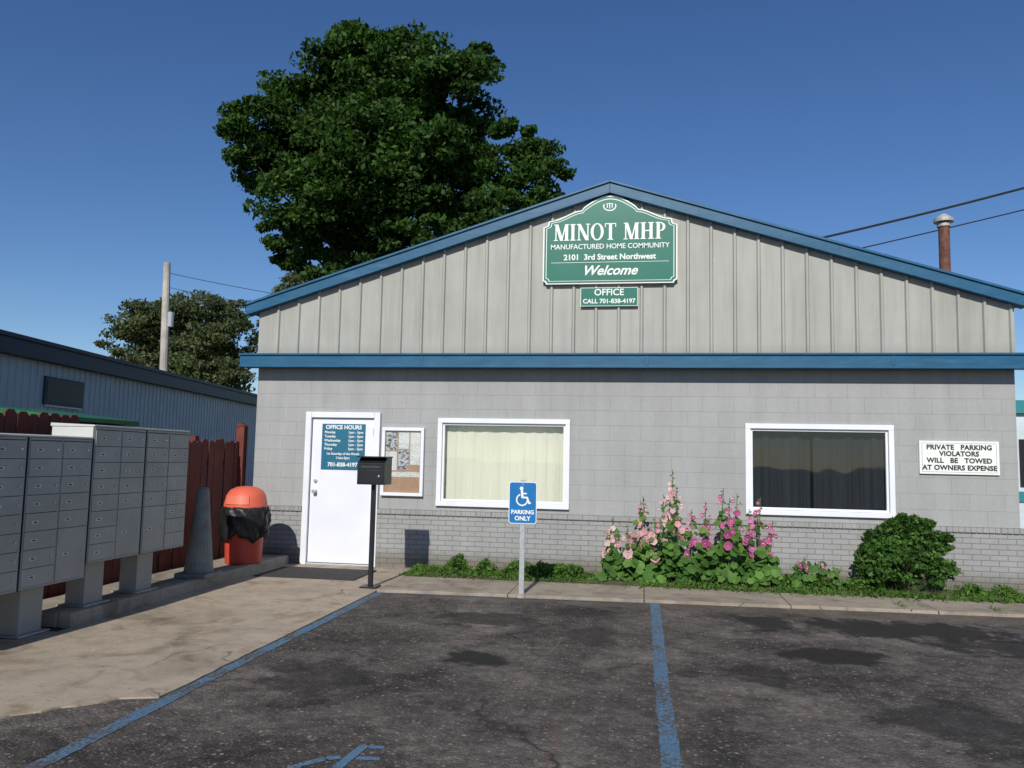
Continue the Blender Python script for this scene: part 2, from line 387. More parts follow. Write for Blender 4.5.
for j in range(ny+1):
    for i in range(nx+1):
        x=-2.95+7.75*i/nx; y=-.855+.82*j/ny
        vs.append((x,y,.028+.03*math.sin(j/ny*math.pi)+random.uniform(-.008,.008)))
for j in range(ny):
    for i in range(nx): q=j*(nx+1)+i; fs.append((q,q+1,q+nx+2,q+nx+1))
b.add(vs,fs,'soil'); b.obj('planting_bed',smooth=True)
b=B(); b.box(-4.99,-4.852,-4.44,-.05,-.05,.13,'kerb'); b.box(-5.6,-4.993,-4.44,-.05,-.05,.122,'kerb'); b.obj('kerbed_pad',bevel=.02)
b=B(); b.box(-4.76,-3.45,-1.30,-.42,.012,.022,'mat'); b.obj('door_mat',bevel=.003)
def strip(b,pts,wd,z,k):
    for (x0,y0),(x1,y1) in zip(pts[:-1],pts[1:]):
        d=Vector((x1-x0,y1-y0,0)).normalized(); n=Vector((-d.y,d.x,0))*wd/2
        A=Vector((x0,y0,z));C=Vector((x1,y1,z)); b.add([A-n,C-n,C+n,A+n],[(0,1,2,3)],k)
def rline(name,p0,p1,wd,n=60):
    b=B(); vs=[]
    p0=Vector((*p0,.004));p1=Vector((*p1,.004)); d=(p1-p0).normalized(); nn=Vector((-d.y,d.x,0))
    for i in range(n+1):
        q=p0.lerp(p1,i/n)+nn*.004*math.sin(i*.05); vs+= [q-nn*(wd/2+random.uniform(-.007,.005)),q+nn*(wd/2+random.uniform(-.007,.005))]
    b.add(vs,[(2*i,2*i+2,2*i+3,2*i+1) for i in range(n)],'line'); b.obj(name)
rline('parking_line',(-2.895,-1.99),(-2.895,-13),.10,360)
rline('parking_line',(.16,-1.83),(.16,-13),.105,360)
rline('parking_line',(-2.84,-1.99),(.105,-1.845),.055,120)
b=B(); z=.004
strip(b,[(-1.80,-7.35),(-1.735,-7.10),(-1.66,-6.93),(-1.57,-6.82),(-1.50,-6.79)],.05,z,'line2')
strip(b,[(-1.47,-6.93),(-1.44,-6.60)],.055,z,'line2'); strip(b,[(-1.41,-6.62),(-1.33,-6.61)],.045,z,'line2'); strip(b,[(-1.42,-6.78),(-1.30,-6.77)],.045,z,'line2')
b.obj('accessible_parking_marking')

# ------------------------------------------------------------ office building
X0,X1=-5.48,4.62; XC=-.43; PK=5.33; EV=3.69; D=9.0
bld=empty('office_building',(XC,4.5,0))
def wallgrid(b,x0,x1,z0,z1,holes,y0,y1,k):
    xs=sorted({x0,x1}|{h[0] for h in holes}|{h[1] for h in holes}); zs=sorted({z0,z1}|{h[2] for h in holes}|{h[3] for h in holes})
    for i in range(len(xs)-1):
        for j in range(len(zs)-1):
            cx=(xs[i]+xs[i+1])/2;cz=(zs[j]+zs[j+1])/2
            if any(h[0]<cx<h[1] and h[2]<cz<h[3] for h in holes): continue
            a0,a1,c0,c1=xs[i],xs[i+1],zs[j],zs[j+1]
            b.add([(a0,y0,c0),(a1,y0,c0),(a1,y0,c1),(a0,y0,c1)],[(0,1,2,3)],k)
            b.add([(a0,y1,c0),(a1,y1,c0),(a1,y1,c1),(a0,y1,c1)],[(3,2,1,0)],k)
    for h in holes:
        a0,a1,c0,c1=h
        b.add([(a0,y0,c0),(a1,y0,c0),(a1,y1,c0),(a0,y1,c0),(a0,y0,c1),(a1,y0,c1),(a1,y1,c1),(a0,y1,c1)],[(0,1,2,3),(4,7,6,5),(0,3,7,4),(1,5,6,2)],k)
LW=(-2.71,-1.00,.935,2.01); RW=(1.415,3.11,.945,1.99); DR=(-4.62,-3.68,.0,2.075)
b=B(); wallgrid(b,X0,X1,0,2.95,[DR,LW,RW],0,.2,'block')
b.box(X0,X0+.2,.2,D,0,3.55,'block'); b.box(X1-.2,X1,.2,D,0,3.55,'block'); b.box(X0+.2,X1-.2,D-.2,D,0,3.55,'block')
b.box(X0+.21,X1-.21,.21,D-.21,.0,.02,'darkroom'); b.box(X0+.21,X1-.21,.215,D-.21,2.55,2.6,'white')
b.obj('walls',bld)
b=B()
for x0,x1 in ((X0-.03,-4.705),(-3.60,X1+.03)):
    b.box(x0,x1,-.045,-.002,0,.735,'brick')
    x=x0
    while x<x1-.02:
        e=min(x+.066,x1); b.box(x+.003,e-.002,-.068+random.uniform(0,.004),-.002,.738,.806,'brick'); x+=.07
    b.box(x0,x1,-.058,-.0025,.742,.80,'brick')
b.obj('brick_wainscot',bld)
def zr(x): return PK-.16-abs(x-XC)*((PK-EV)/5.2)
b=B()
step=.305
k0=[X0]; x=XC-step*17+.13
while x<X1:
    if x>X0+.05: k0.append(x)
    x+=step
k0.append(X1)
if XC not in k0: k0.append(XC)
k0=sorted(k0)
for a0,a1 in zip(k0[:-1],k0[1:]):
    zb=2.952+random.uniform(0,.006)
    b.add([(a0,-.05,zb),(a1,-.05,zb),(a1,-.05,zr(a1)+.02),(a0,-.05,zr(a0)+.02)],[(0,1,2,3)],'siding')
for x in k0[1:-1]:
    if abs(x-XC)<1e-6: continue
    zt=min(zr(x-.025),zr(x+.025))+.02; z0=2.953
    w0,w1,h0=.026,.013,.030
    vs=[(x-w0,-.051,z0),(x-w1,-.05-h0,z0),(x+w1,-.05-h0,z0),(x+w0,-.051,z0)]; vs+=[(q[0],q[1],zt) for q in vs]
    b.add(vs,[(0,1,5,4),(1,2,6,5),(2,3,7,6),(0,3,2,1)],'siding')
    for zz in (3.02,3.62,4.22,4.82):
        if zz<zt-.1: b.cyl((x+.045,-.050,zz),(x+.045,-.056,zz),.007,.006,'metal',6)
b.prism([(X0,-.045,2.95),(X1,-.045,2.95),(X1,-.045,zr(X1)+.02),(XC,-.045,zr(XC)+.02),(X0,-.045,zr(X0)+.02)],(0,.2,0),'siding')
b.obj('gable_siding',bld)
b=B()
s_=(PK-EV)/5.2
for sg,xe in ((-1,-5.64),(1,4.73)):
    ze=PK-abs(xe-XC)*s_
    b.prism([(XC,-.16,PK),(xe,-.16,ze),(xe,-.16,ze-.165),(XC,-.16,PK-.165)],(0,.17,0),'trim')
    b.prism([(XC,-.185,PK+.012),(xe,-.185,ze+.012),(xe,-.185,ze-.022),(XC,-.185,PK-.022)],(0,.03,0),'trim')
    b.prism([(XC,-.172,PK-.14),(xe,-.172,ze-.14),(xe,-.172,ze-.168),(XC,-.172,PK-.168)],(0,.012,0),'trim')
    b.prism([(XC,.012,PK-.005),(xe,.012,ze-.005),(xe,.012,ze-.12),(XC,.012,PK-.12)],(0,D,0),'roof')
b.obj('roof',bld,bevel=.005)
b=B(); b.box(-5.65,4.76,-.25,-.003,2.765,2.935,'trim'); b.box(-5.66,4.77,-.275,-.003,2.925,2.952,'trim'); b.box(-5.655,4.765,-.262,-.24,2.755,2.785,'trim')
for x in (-3.0,0.05,3.1): b.box(x,x+.05,-.2545,-.24,2.787,2.923,'trim')
b.obj('canopy_beam',bld,bevel=.005)
b=B()
b.box(-4.70,-4.615,-.06,.10,.0,2.14,'white'); b.box(-3.685,-3.60,-.06,.10,.0,2.14,'white'); b.box(-4.614,-3.686,-.06,.10,2.06,2.14,'white')
b.box(-4.614,-3.686,-.05,.12,.0,.03,'metal')
b.obj('door_frame',bld,bevel=.006)
b=B(); b.box(-4.605,-3.695,-.015,.03,.035,2.055,'door')
b.box(-4.6,-3.7,-.024,-.0155,.04,.10,'door')
b.cyl((-4.53,-.016,1.02),(-4.53,-.05,1.02),.032,.028,'metal'); b.cyl((-4.53,-.05,1.02),(-4.53,-.085,1.02),.022,.030,'metal')
b.cyl((-4.53,-.016,1.17),(-4.53,-.04,1.17),.028,.024,'metal')
for z in (.25,1.05,1.82): b.cyl((-3.692,-.03,z),(-3.692,-.03,z+.1),.010,.010,'metal',8)
b.obj('door',bld,bevel=.003)
ds=empty('office_hours_sign',(-4.14,-.02,1.65))
b=B(); b.box(-4.46,-3.82,-.024,-.0162,1.33,1.975,'doorblue'); b.obj('panel',ds,bevel=.002)
Y=-.0265
text('OFFICE HOURS',(-4.14,Y,1.925),.078,'signwhite',ds,off=.0025)
for i,d_ in enumerate(['Monday','Tuesday','Wednesday','Thursday','Friday']):
    z=1.855-i*.058
    text(d_,(-4.42,Y,z),.050,'signwhite',ds,'LEFT',off=.001); text('1pm - 5pm',(-4.07,Y,z),.050,'signwhite',ds,'LEFT',off=.001)
text('1st Saturday of the Month',(-4.14,Y,1.553),.046,'signwhite',ds,off=.001)
text('11am-2pm',(-4.14,Y,1.495),.048,'signwhite',ds,off=.001)
text('701-838-4197',(-4.14,Y,1.40),.078,'signwhite',ds,off=.0025)
def window(nm,o,i,kc):
    b=B(); x0,x1,z0,z1=o; a0,a1,c0,c1=i
    b.box(x0,x1,-.035,.03,i[3],z1,'white'); b.box(x0,x1,-.05,.03,z0,i[2],'white'); b.box(x0,a0,-.0345,.03,c0+.001,c1-.001,'white'); b.box(a1,x1,-.0345,.03,c0+.001,c1-.001,'white')
    t=.03
    b.box(a0,a1,.0,.05,c1-t,c1-.001,'white'); b.box(a0,a1,.0,.05,c0+.001,c0+t,'white'); b.box(a0+.001,a0+t,.001,.049,c0+t,c1-t,'white'); b.box(a1-t,a1-.001,.001,.049,c0+t,c1-t,'white')
    b.obj(nm+'_frame',bld,bevel=.004)
    b=B(); b.add([(a0+t,.03,c0+t),(a1-t,.03,c0+t),(a1-t,.03,c1-t),(a0+t,.03,c1-t)],[(0,1,2,3)],'glass'); b.obj(nm+'_glass',bld)
    b=B(); N=260; vs=[];fs=[]
    am=.009 if kc=='curtC' else .024
    for q in range(N+1):
        u=q/N; x=a0-.05+(a1-a0+.1)*u
        y=.14+am*math.sin(u*62+2.6*math.sin(u*7))+am*.35*math.sin(u*171+2*math.sin(u*13))
        if kc=='curtD': y+=.02*math.sin(u*33)
        for j,zz in enumerate((c0-.05,(c0+c1)/2,c1+.03)): vs.append((x,.12+(y-.12)*(1.15-.25*j),zz))
    for q in range(N):
        if kc=='curtD' and 118<q<124: continue
        for j in range(2): fs.append((q*3+j,(q+1)*3+j,(q+1)*3+j+1,q*3+j+1))
    b.add(vs,fs,kc); b.obj(nm+'_curtain',bld,smooth=True)
window('left_window',(-2.775,-.94,.87,2.075),LW,'curtC')
window('right_window',(1.35,3.175,.882,2.055),RW,'curtD')
fl=empty('chimney_pipe',(4.06,.6,3.8))
b=B(); b.cyl((4.06,.6,3.75),(4.06,.6,4.80),.070,.070,'rust',20); b.cyl((4.06,.6,3.88),(4.06,.6,3.98),.15,.09,'cap',20)
b.cyl((4.06,.6,4.79),(4.06,.6,4.83),.085,.085,'cap',20)
b.cyl((4.06,.6,4.855),(4.06,.6,4.90),.125,.125,'cap',20); b.cyl((4.06,.6,4.90),(4.06,.6,4.97),.125,.03,'cap',20)
for t in range(4):
    cx=4.06+.07*math.cos(t*1.57); cy=.6+.07*math.sin(t*1.57); b.box(cx-.006,cx+.006,cy-.006,cy+.006,4.8,4.86,'cap')
b.obj('pipe',fl)

# ------------------------------------------------------------ main sign
ms=empty('office_sign_board',(XC,-.1,4.4))
def outline():
    P=[(0,0),(.86,0)]
    P+=[(.86+.045*(1-math.cos(t)),.045*math.sin(t)) for t in np.linspace(.3,math.pi/2,5)]
    P+=[(.905,.80)]
    P+=[(.905-.07*math.sin(t),.80+.05*(1-math.cos(t))) for t in np.linspace(.3,math.pi/2,5)]
    P+=[(.835,.875)]
    for t in np.linspace(0,1,8): P.append((.80-.42*t,.885+.14*(t*t*(3-2*t))))
    P.append((.36,1.055))
    for t in np.linspace(.05,1,9): P.append((.36*(1-t),1.06+.165*math.sin(t*math.pi/2)))
    return P+[(-x,z) for x,z in reversed(P[1:-1])]
OL=outline()
def layer(b,inset,y,th,k):
    cz=.52; sx=(.905-inset)/.905; sz=(.60-inset)/.60
    b.prism([(XC+x*sx,y,3.915+cz+(z-cz)*sz) for x,z in OL],(0,th,0),k)
b=B()
layer(b,0,-.125,.04,'signwhite'); layer(b,.018,-.129,.01,'signgreen'); layer(b,.042,-.132,.01,'signwhite'); layer(b,.052,-.135,.01,'signgreen')
b.box(XC-.6,XC-.55,-.085,-.05,4.0,4.7,'metal'); b.box(XC+.55,XC+.6,-.085,-.05,4.0,4.7,'metal')
b.box(XC-.79,XC+.79,-.139,-.134,4.205,4.211,'signwhite')
b.obj('panel',ms)
Y=-.1375
def glyphs(txt,cx,z0,H,k,parent,sx=1.):
    W={'M':1.02,'I':.42,'N':.88,'O':.88,'T':.78,' ':.40,'H':.92,'P':.74}
    Hx=H*sx
    tot=sum(W[c] for c in txt)*Hx; x=cx-tot/2; b=B(); cnt=[0]
    def q(pts):
        cnt[0]+=1; y=Y-.0004*(cnt[0]%9)
        b.prism([(x+u*Hx,y,z0+v*H) for u,v in pts],(0,.004,0),k)
    def bar(u0,v0,u1,v1): q([(u0,v0),(u1,v0),(u1,v1),(u0,v1)])
    def dia(ua,va,ub,vb,wd): q([(ua-wd/2,va),(ua+wd/2,va),(ub+wd/2,vb),(ub-wd/2,vb)])
    s=.055;T=.19;t=.075
    def ser(u,v,hw): bar(u-hw,v,u+hw,v+s)
    for c in txt:
        if c=='I': bar(.21-T/2,0,.21+T/2,1); ser(.21,0,.17); ser(.21,1-s,.17)
        if c=='T': bar(.39-T/2,0,.39+T/2,1); ser(.39,0,.18); bar(.04,1-s,.74,1); bar(.04,.76,.09,1); bar(.69,.76,.74,1)
        if c=='H':
            for u in (.22,.70): bar(u-T/2,0,u+T/2,1); ser(u,0,.17); ser(u,1-s,.17)
            bar(.22,.47,.70,.54)
        if c=='N': bar(.14,0,.14+t,1); bar(.70,0,.70+t,1); dia(.17,1,.70,0,.22); ser(.18,0,.13); ser(.74,1-s,.13); ser(.16,1-s,.12)
        if c=='M': bar(.12,0,.12+t,1); bar(.74,0,.74+T,1); dia(.20,1,.52,.0,.2); dia(.78,1,.52,.0,.08); ser(.155,0,.13); ser(.835,0,.16); ser(.16,1-s,.12); ser(.86,1-s,.13)
        if c in 'OP':
            N=28
            if c=='P':
                bar(.22-T/2,0,.22+T/2,1); ser(.22,0,.18); ser(.2,1-s,.14)
                cu,cv,ro,so_,ri,si=.30,.72,.36,.28,.19,.225; ts=np.linspace(-math.pi/2,math.pi/2,N//2)
            else: cu,cv,ro,so_,ri,si=.44,.5,.41,.52,.23,.455; ts=np.linspace(0,2*math.pi,N+1)
            for a_,c_ in zip(ts[:-1],ts[1:]):
                q([(cu+ri*math.cos(a_),cv+si*math.sin(a_)),(cu+ro*math.cos(a_),cv+so_*math.sin(a_)),(cu+ro*math.cos(c_),cv+so_*math.sin(c_)),(cu+ri*math.cos(c_),cv+si*math.sin(c_))])
        x+=W[c]*Hx
    b.obj('serif_lettering',parent)
glyphs('MINOT MHP',XC,4.515,.23,'signwhite',ms,.94)
text('MANUFACTURED HOME COMMUNITY',(XC,Y,4.425),.096,'signwhite',ms,off=.001,sx=.96)
text('2101  3rd Street Northwest',(XC,Y,4.278),.108,'signwhite',ms,off=.003)
text('Welcome',(XC,Y,4.09),.185,'signwhite',ms,off=.004,shear=.38)
b=B()
for i in range(16):
    a0=math.pi*(.85+1.3*i/16);a1=math.pi*(.85+1.3*(i+1)/16)
    b.prism([(XC+.09*math.cos(a0),Y,4.985+.07*math.sin(a0)),(XC+.075*math.cos(a0),Y,4.985+.055*math.sin(a0)),(XC+.075*math.cos(a1),Y,4.985+.055*math.sin(a1)),(XC+.09*math.cos(a1),Y,4.985+.07*math.sin(a1))],(0,.003,0),'signwhite')
b.box(XC-.006,XC+.006,Y,Y+.003,4.95,5.03,'signwhite'); b.box(XC-.04,XC-.028,Y,Y+.003,4.96,5.01,'signwhite'); b.box(XC+.028,XC+.04,Y,Y+.003,4.96,5.01,'signwhite'); b.box(XC-.045,XC+.045,Y-.0005,Y+.002,5.012,5.022,'signwhite')
b.obj('emblem',ms)
os_=empty('office_phone_sign',(XC,-.1,3.73))
b=B(); b.box(XC-.385,XC+.385,-.11,-.082,3.61,3.865,'signwhite'); b.box(XC-.378,XC+.378,-.1115,-.10,3.617,3.858,'signgreen'); b.obj('panel',os_)
text('OFFICE',(XC,-.113,3.795),.125,'signwhite',os_,off=.002); text('CALL 701-838-4197',(XC,-.113,3.675),.085,'signwhite',os_,off=.002)
ts=empty('towing_notice_sign',(3.94,-.01,1.65))
b=B(); b.box(3.47,4.40,-.03,-.002,1.45,1.865,'signwhite')
for z in (1.475,1.835): b.box(3.5,4.37,-.0315,-.02,z,z+.004,'signdark')
for x in (3.5,4.366): b.box(x,x+.004,-.0315,-.02,1.4795,1.8345,'signdark')
b.obj('panel',ts,bevel=.003)
for s__,z in (('PRIVATE   PARKING',1.785),('VIOLATORS',1.705),('WILL   BE   TOWED',1.620),('AT OWNERS EXPENSE',1.530)):
    text(s__,(3.935,-.033,z),.084,'signdark',ts,off=.003,space=1.04)
nb=empty('notice_board',(-3.26,-.02,1.46))
b=B(); x0,x1,z0,z1=-3.565,-2.96,.99,1.935; f=.045
b.box(x0,x1,-.06,-.002,z1-f,z1,'white'); b.box(x0,x1,-.06,-.002,z0,z0+f,'white'); b.box(x0,x0+f,-.059,-.002,z0+f,z1-f,'white'); b.box(x1-f,x1,-.059,-.002,z0+f,z1-f,'white')
b.box(x0+f,x1-f,-.02,-.003,z0+f,z1-f,'cork')
b.obj('case',nb,bevel=.004)
b=B()
b.box(-3.51,-3.35,-.0225,-.0205,1.62,1.87,'photo'); b.box(-3.51,-3.35,-.0225,-.0205,1.34,1.60,'paper'); b.box(-3.33,-3.18,-.0225,-.0205,1.64,1.87,'paper'); b.box(-3.33,-3.18,-.0225,-.0205,1.36,1.62,'photo'); b.box(-3.16,-3.02,-.0225,-.0205,1.42,1.87,'paper')
b.box(-3.5,-3.02,-.0225,-.0205,1.25,1.32,'paper'); b.obj('notices',nb)
b=B(); b.add([(x0+f,-.045,z0+f),(x1-f,-.045,z0+f),(x1-f,-.045,z1-f),(x0+f,-.045,z1-f)],[(0,1,2,3)],'glass'); b.obj('cover_glass',nb)

# ------------------------------------------------------------ accessible parking sign
ps=empty('accessible_parking_sign',(-1.30,-1.86,0)); x,y=-1.30,-1.86
b=B(); b.box(x-.028,x-.022,y+.004,y+.03,0,1.30,'metal'); b.box(x+.022,x+.028,y+.004,y+.03,0,1.30,'metal'); b.box(x-.022,x+.022,y+.001,y+.006,0,1.30,'metal')
b.cyl((x,y,.0),(x,y,.045),.06,.05,'kerb',12)
b.obj('post',ps)
def rrect(cx,cz,w_,h_,r_,yy):
    P=[]
    for sx,sz,a0 in ((1,1,0),(-1,1,90),(-1,-1,180),(1,-1,270)):
        for t in range(5):
            an=math.radians(a0+t*22.5); P.append((cx+sx*(w_/2-r_)+r_*math.cos(an),yy,cz+sz*(h_/2-r_)+r_*math.sin(an)))
    return P
b=B(); zc=1.045
b.prism(rrect(x,zc,.315,.465,.03,y-.006),(0,.004,0),'signwhite'); b.prism(rrect(x,zc,.300,.450,.025,y-.0075),(0,.003,0),'signblue')
yy=y-.0095
def st(p0,p1,wd,o=0):
    a_=Vector((p0[0],0,p0[1]));c_=Vector((p1[0],0,p1[1]));d=(c_-a_).normalized();n_=Vector((-d.z,0,d.x))*wd/2
    b.prism([Vector((x,yy-o,zc+.055))+q for q in (a_-n_,c_-n_,c_+n_,a_+n_)],(0,.003,0),'signwhite')
b.cyl((x-.015,yy+.002,zc+.055+.105),(x-.015,yy-.001,zc+.055+.105),.021,.021,'signwhite',16)
st((-.012,.085),(-.004,0),.026); st((-.01,.048),(.045,.048),.016,.0004); st((-.006,.004),(.052,.004),.02,.0008); st((.047,.01),(.075,-.065),.02,.0012); st((.07,-.062),(.092,-.052),.016,.0016)
for i in range(18):
    a0=math.radians(110+i*14);a1=math.radians(110+(i+1)*14); st((.0+.062*math.cos(a0)-.008,-.022+.062*math.sin(a0)),(.0+.062*math.cos(a1)-.008,-.022+.062*math.sin(a1)),.016,.0002*(i%2))
b.cyl((x,y-.009,zc+.205),(x,y-.004,zc+.205),.008,.008,'metal',8)
b.obj('plate',ps)
text('PARKING',(x,y-.0095,zc-.105),.062,'signwhite',ps,off=.0022); text('ONLY',(x,y-.0095,zc-.175),.066,'signwhite',ps,off=.0022)

# ------------------------------------------------------------ drop box
db=empty('payment_drop_box',(-3.10,-1.70,0)); x,y=-3.10,-1.70
b=B(); b.box(x-.025,x+.025,y-.025,y+.025,.02,1.2,'black'); b.box(x-.10,x+.10,y-.10,y+.10,.011,.028,'black')
b.obj('post',db,bevel=.003)
b=B(); b.prism([(x-.165,y-.13,1.20),(x-.165,y+.15,1.20),(x-.165,y+.15,1.52),(x-.165,y-.02,1.52),(x-.165,y-.13,1.45)],(.33,0,0),'black')
b.box(x-.175,x+.175,y-.145,y+.155,1.515,1.53,'black'); b.box(x-.12,x+.12,y-.137,y-.129,1.39,1.42,'gap'); b.box(x-.15,x+.15,y-.135,y-.1295,1.22,1.37,'black'); b.cyl((x+.1,y-.13,1.30),(x+.1,y-.142,1.30),.012,.012,'metal',10)
b.obj('box',db,bevel=.006)

# ------------------------------------------------------------ cluster mailboxes
def cbu(yc,z0,big,rows=8):
    e=empty('cluster_mailbox',(-5.0,yc,z0)); xf=-4.80; xb=-5.225; hw=.378; zb=z0+.41; zt=zb+1.21
    b=B(); b.box(xb,xf-.012,yc-hw,yc+hw,zb,zt,'cbulight')
    b.prism([(xb-.012,yc-hw-.008,zt),(xf+.004,yc-hw-.008,zt),(xf+.004,yc-hw-.008,zt+.018),(xb-.012,yc-hw-.008,zt+.032)],(0,2*hw+.016,0),'cbulight')
    b.obj('cabinet',e,bevel=.006)
    b=B(); b.box(xf-.0115,xf,yc-hw,yc+hw,zb+.001,zt-.001,'gap')
    H=(zt-zb-.05)/rows
    for c in range(2):
        ya=yc-hw+.016+c*(hw-.006); yb_=ya+hw-.026
        r=0
        b.box(xf-.002,xf+.004,ya-.012,ya-.001,zb+.005,zt-.005,'cbu'); b.box(xf-.002,xf+.004,yb_+.001,yb_+.010,zb+.005,zt-.005,'cbu')
        b.box(xf-.001,xf+.006,ya,yb_,zb+.005,zb+.022,'cbu'); b.box(xf-.001,xf+.006,ya,yb_,zt-.022,zt-.004,'cbu')
        while r<rows:
            hN=1
            if c==big and r==0: hN=3
            za=zb+.025+r*H; zc_=za+H*hN-.005
            dd=random.uniform(-.0015,.0015)
            b.box(xf-.001,xf+.009+dd,ya+.001,yb_-.001,za,zc_,'cbudoor')
            b.cyl((xf+.007,yb_-.045,(za+zc_)/2),(xf+.016,yb_-.045,(za+zc_)/2),.011,.010,'metal',8)
            b.box(xf+.007,xf+.0115,ya+.07,ya+.14,(za+zc_)/2-.012,(za+zc_)/2+.012,'label')
            b.box(xf+.0106,xf+.0121,ya+.085,ya+.125,(za+zc_)/2-.006,(za+zc_)/2+.006,'gap')
            r+=hN
    b.obj('doors',e,bevel=.002)
    b=B(); b.box(-5.17,-4.98,yc-.13,yc+.13,z0+.012,zb,'cbu'); b.box(-5.22,-4.93,yc-.18,yc+.18,z0,z0+.012,'metal'); b.obj('pedestal',e,bevel=.01)
cbu(-5.54,.012,0); cbu(-4.77,.012,1); cbu(-4.0,.125,1); cbu(-3.23,.125,0)

# ------------------------------------------------------------ cone, trash can
b=B(); c=(-4.98,-2.2,.125)
b.box(c[0]-.19,c[0]+.19,c[1]-.19,c[1]+.19,c[2],c[2]+.05,'cone')
b.lathe(c,[(.165,.05),(.155,.12),(.135,.3),(.11,.55),(.085,.8),(.072,.93),(.066,.985),(.045,1.01)],'cone',20); b.obj('traffic_cone',bevel=.006)
tc=empty('trash_can',(-5.06,-1.0,.125)); c=(-5.06,-1.0,.125)
b=B(); b.lathe(c,[(.215,0),(.225,.02),(.235,.2),(.25,.50),(.255,.62)],'redplastic',36); b.obj('bin',tc,smooth=False)
b=B(); b.lathe(c,[(.275,.33),(.300,.38),(.295,.46),(.312,.54),(.300,.62),(.300,.68),(.285,.715),(.27,.725)],'bag',90,lambda t,j:.055*math.sin(t*9+j*1.3)+.035*math.sin(t*23+j*2.1)+.02*math.sin(t*37+j)+(.08*math.sin(t*5) if j==0 else 0),lambda t,j:(.04*math.sin(t*4+1)+.02*math.sin(t*11))*max(0,1-j*.4)); b.obj('bag_liner',tc,smooth=True)
b=B(); b.lathe(c,[(.268,.69),(.275,.735),(.272,.745),(.266,.78),(.245,.87),(.20,.935),(.12,.975),(.03,.985)],'orange',36); b.obj('dome_lid',tc,smooth=True)
b=B(); vs=[]
for zz,rr in ((.76,.282),(.865,.259),(.865,.247),(.76,.265)):
    for i in range(9):
        t=math.radians(-90-35+i*8.75); vs.append((c[0]+rr*math.cos(t),c[1]+rr*math.sin(t),c[2]+zz))
b.add(vs,[(i+9*j,i+1+9*j,i+1+9*(j+1),i+9*(j+1)) for j in range(3) for i in range(8)],'flap'); b.obj('lid_flap',tc)

# ------------------------------------------------------------ fence
def fence(name,x,ya,yb,h,step=.142):
    e=empty(name,(x,(ya+yb)/2,0)); b=B(); y=ya
    while y<yb-.02:
        hh=h+random.uniform(-.025,.025); dx=random.uniform(-.01,.01)
        b.prism([(x+dx,y,.04),(x+dx,y+step-.012,.04),(x+dx,y+step-.012,hh-.03),(x+dx,y+step-.04,hh),(x+dx,y+.03,hh),(x+dx,y,hh-.03)],(.02,0,0),'fence'); y+=step
    for z in (.4,h-.35): b.box(x-.05,x-.011,ya,yb,z,z+.09,'fence')
    for y in np.arange(ya,yb+.1,2.2): b.box(x-.13,x-.052,y,y+.09,0,h+.05,'fence')
    b.obj('pickets',e); return e
fence('wooden_fence',-5.68,-3.35,-.1,1.70); fence('wooden_fence',-5.72,-9.5,-3.38,1.88)
b=B(); b.box(-5.72,-5.60,-.11,.0,0,1.92,'fence'); b.prism([(-5.73,-.12,1.92),(-5.59,-.12,1.92),(-5.66,-.12,1.97)],(0,.13,0),'fence'); b.obj('fence_post')
e=empty('dumpster',(-6.8,-2.4,0)); b=B()
b.prism([(-7.25,-3.0,.15),(-6.35,-3.0,.15),(-6.30,-3.0,1.84),(-7.3,-3.0,1.94)],(0,1.4,0),'dgreen'); b.prism([(-7.33,-3.05,1.95),(-6.27,-3.05,1.85),(-6.27,-3.05,1.91),(-7.33,-3.05,2.02)],(0,1.5,0),'dgreen')
for x in (-7.2,-6.9,-6.6,-6.4): b.box(x,x+.05,-3.03,-3.0,.2,1.75,'dgreen')
b.obj('bin',e,bevel=.01)

# ------------------------------------------------------------ mobile homes
def home(name,A,Cc,depth,z1,kw,kt,win=()):
    e=empty(name,(A[0],A[1],0)); A=Vector((*A,0));Cc=Vector((*Cc,0)); d=(Cc-A); L=d.length; d.normalize(); n=Vector((-d.y,d.x,0))
    if n.x>0: n=-n
    P=lambda s,t,z: A+d*s+n*t+Vector((0,0,z))
    b=B(); b.prism([P(0,0,.0),P(L,0,0),P(L,depth,0),P(0,depth,0)],(0,0,z1-.3),kw)
    s=0
    while s<L:
        b.prism([P(s,-.014,.3),P(s+.05,-.014,.3),P(s+.05,.0,.3),P(s,.0,.3)],(0,0,z1-.62),kw); s+=.2
    b.prism([P(-.15,-.18,z1-.34),P(L+.15,-.18,z1-.34),P(L+.15,depth+.18,z1-.34),P(-.15,depth+.18,z1-.34)],(0,0,.265),kt)
    b.prism([P(-.2,-.22,z1-.07),P(L+.2,-.22,z1-.07),P(L+.2,depth+.22,z1-.07),P(-.2,depth+.22,z1-.07)],(0,0,.07),kt)
    for (s0,s1,za,zb) in win:
        b.prism([P(s0,-.04,za),P(s1,-.04,za),P(s1,0,za),P(s0,0,za)],(0,0,zb-za),'hometrim')
        b.prism([P(s0+.06,-.046,za+.06),P(s1-.06,-.046,za+.06),P(s1-.06,-.03,za+.06),P(s0+.06,-.03,za+.06)],(0,0,zb-za-.12),'black')
        b.prism([P(s0+.02,-.05,za-.03),P(s1-.02,-.05,za-.03),P(s1-.02,-.0,za-.03),P(s0+.02,-.0,za-.03)],(0,0,.028),'metal')
    b.obj('body',e); return e
home('mobile_home',(-9.55,-4.2),(-12.5,14.0),4.2,3.42,'homewall','hometrim',[(6.2,7.5,2.33,2.84)])
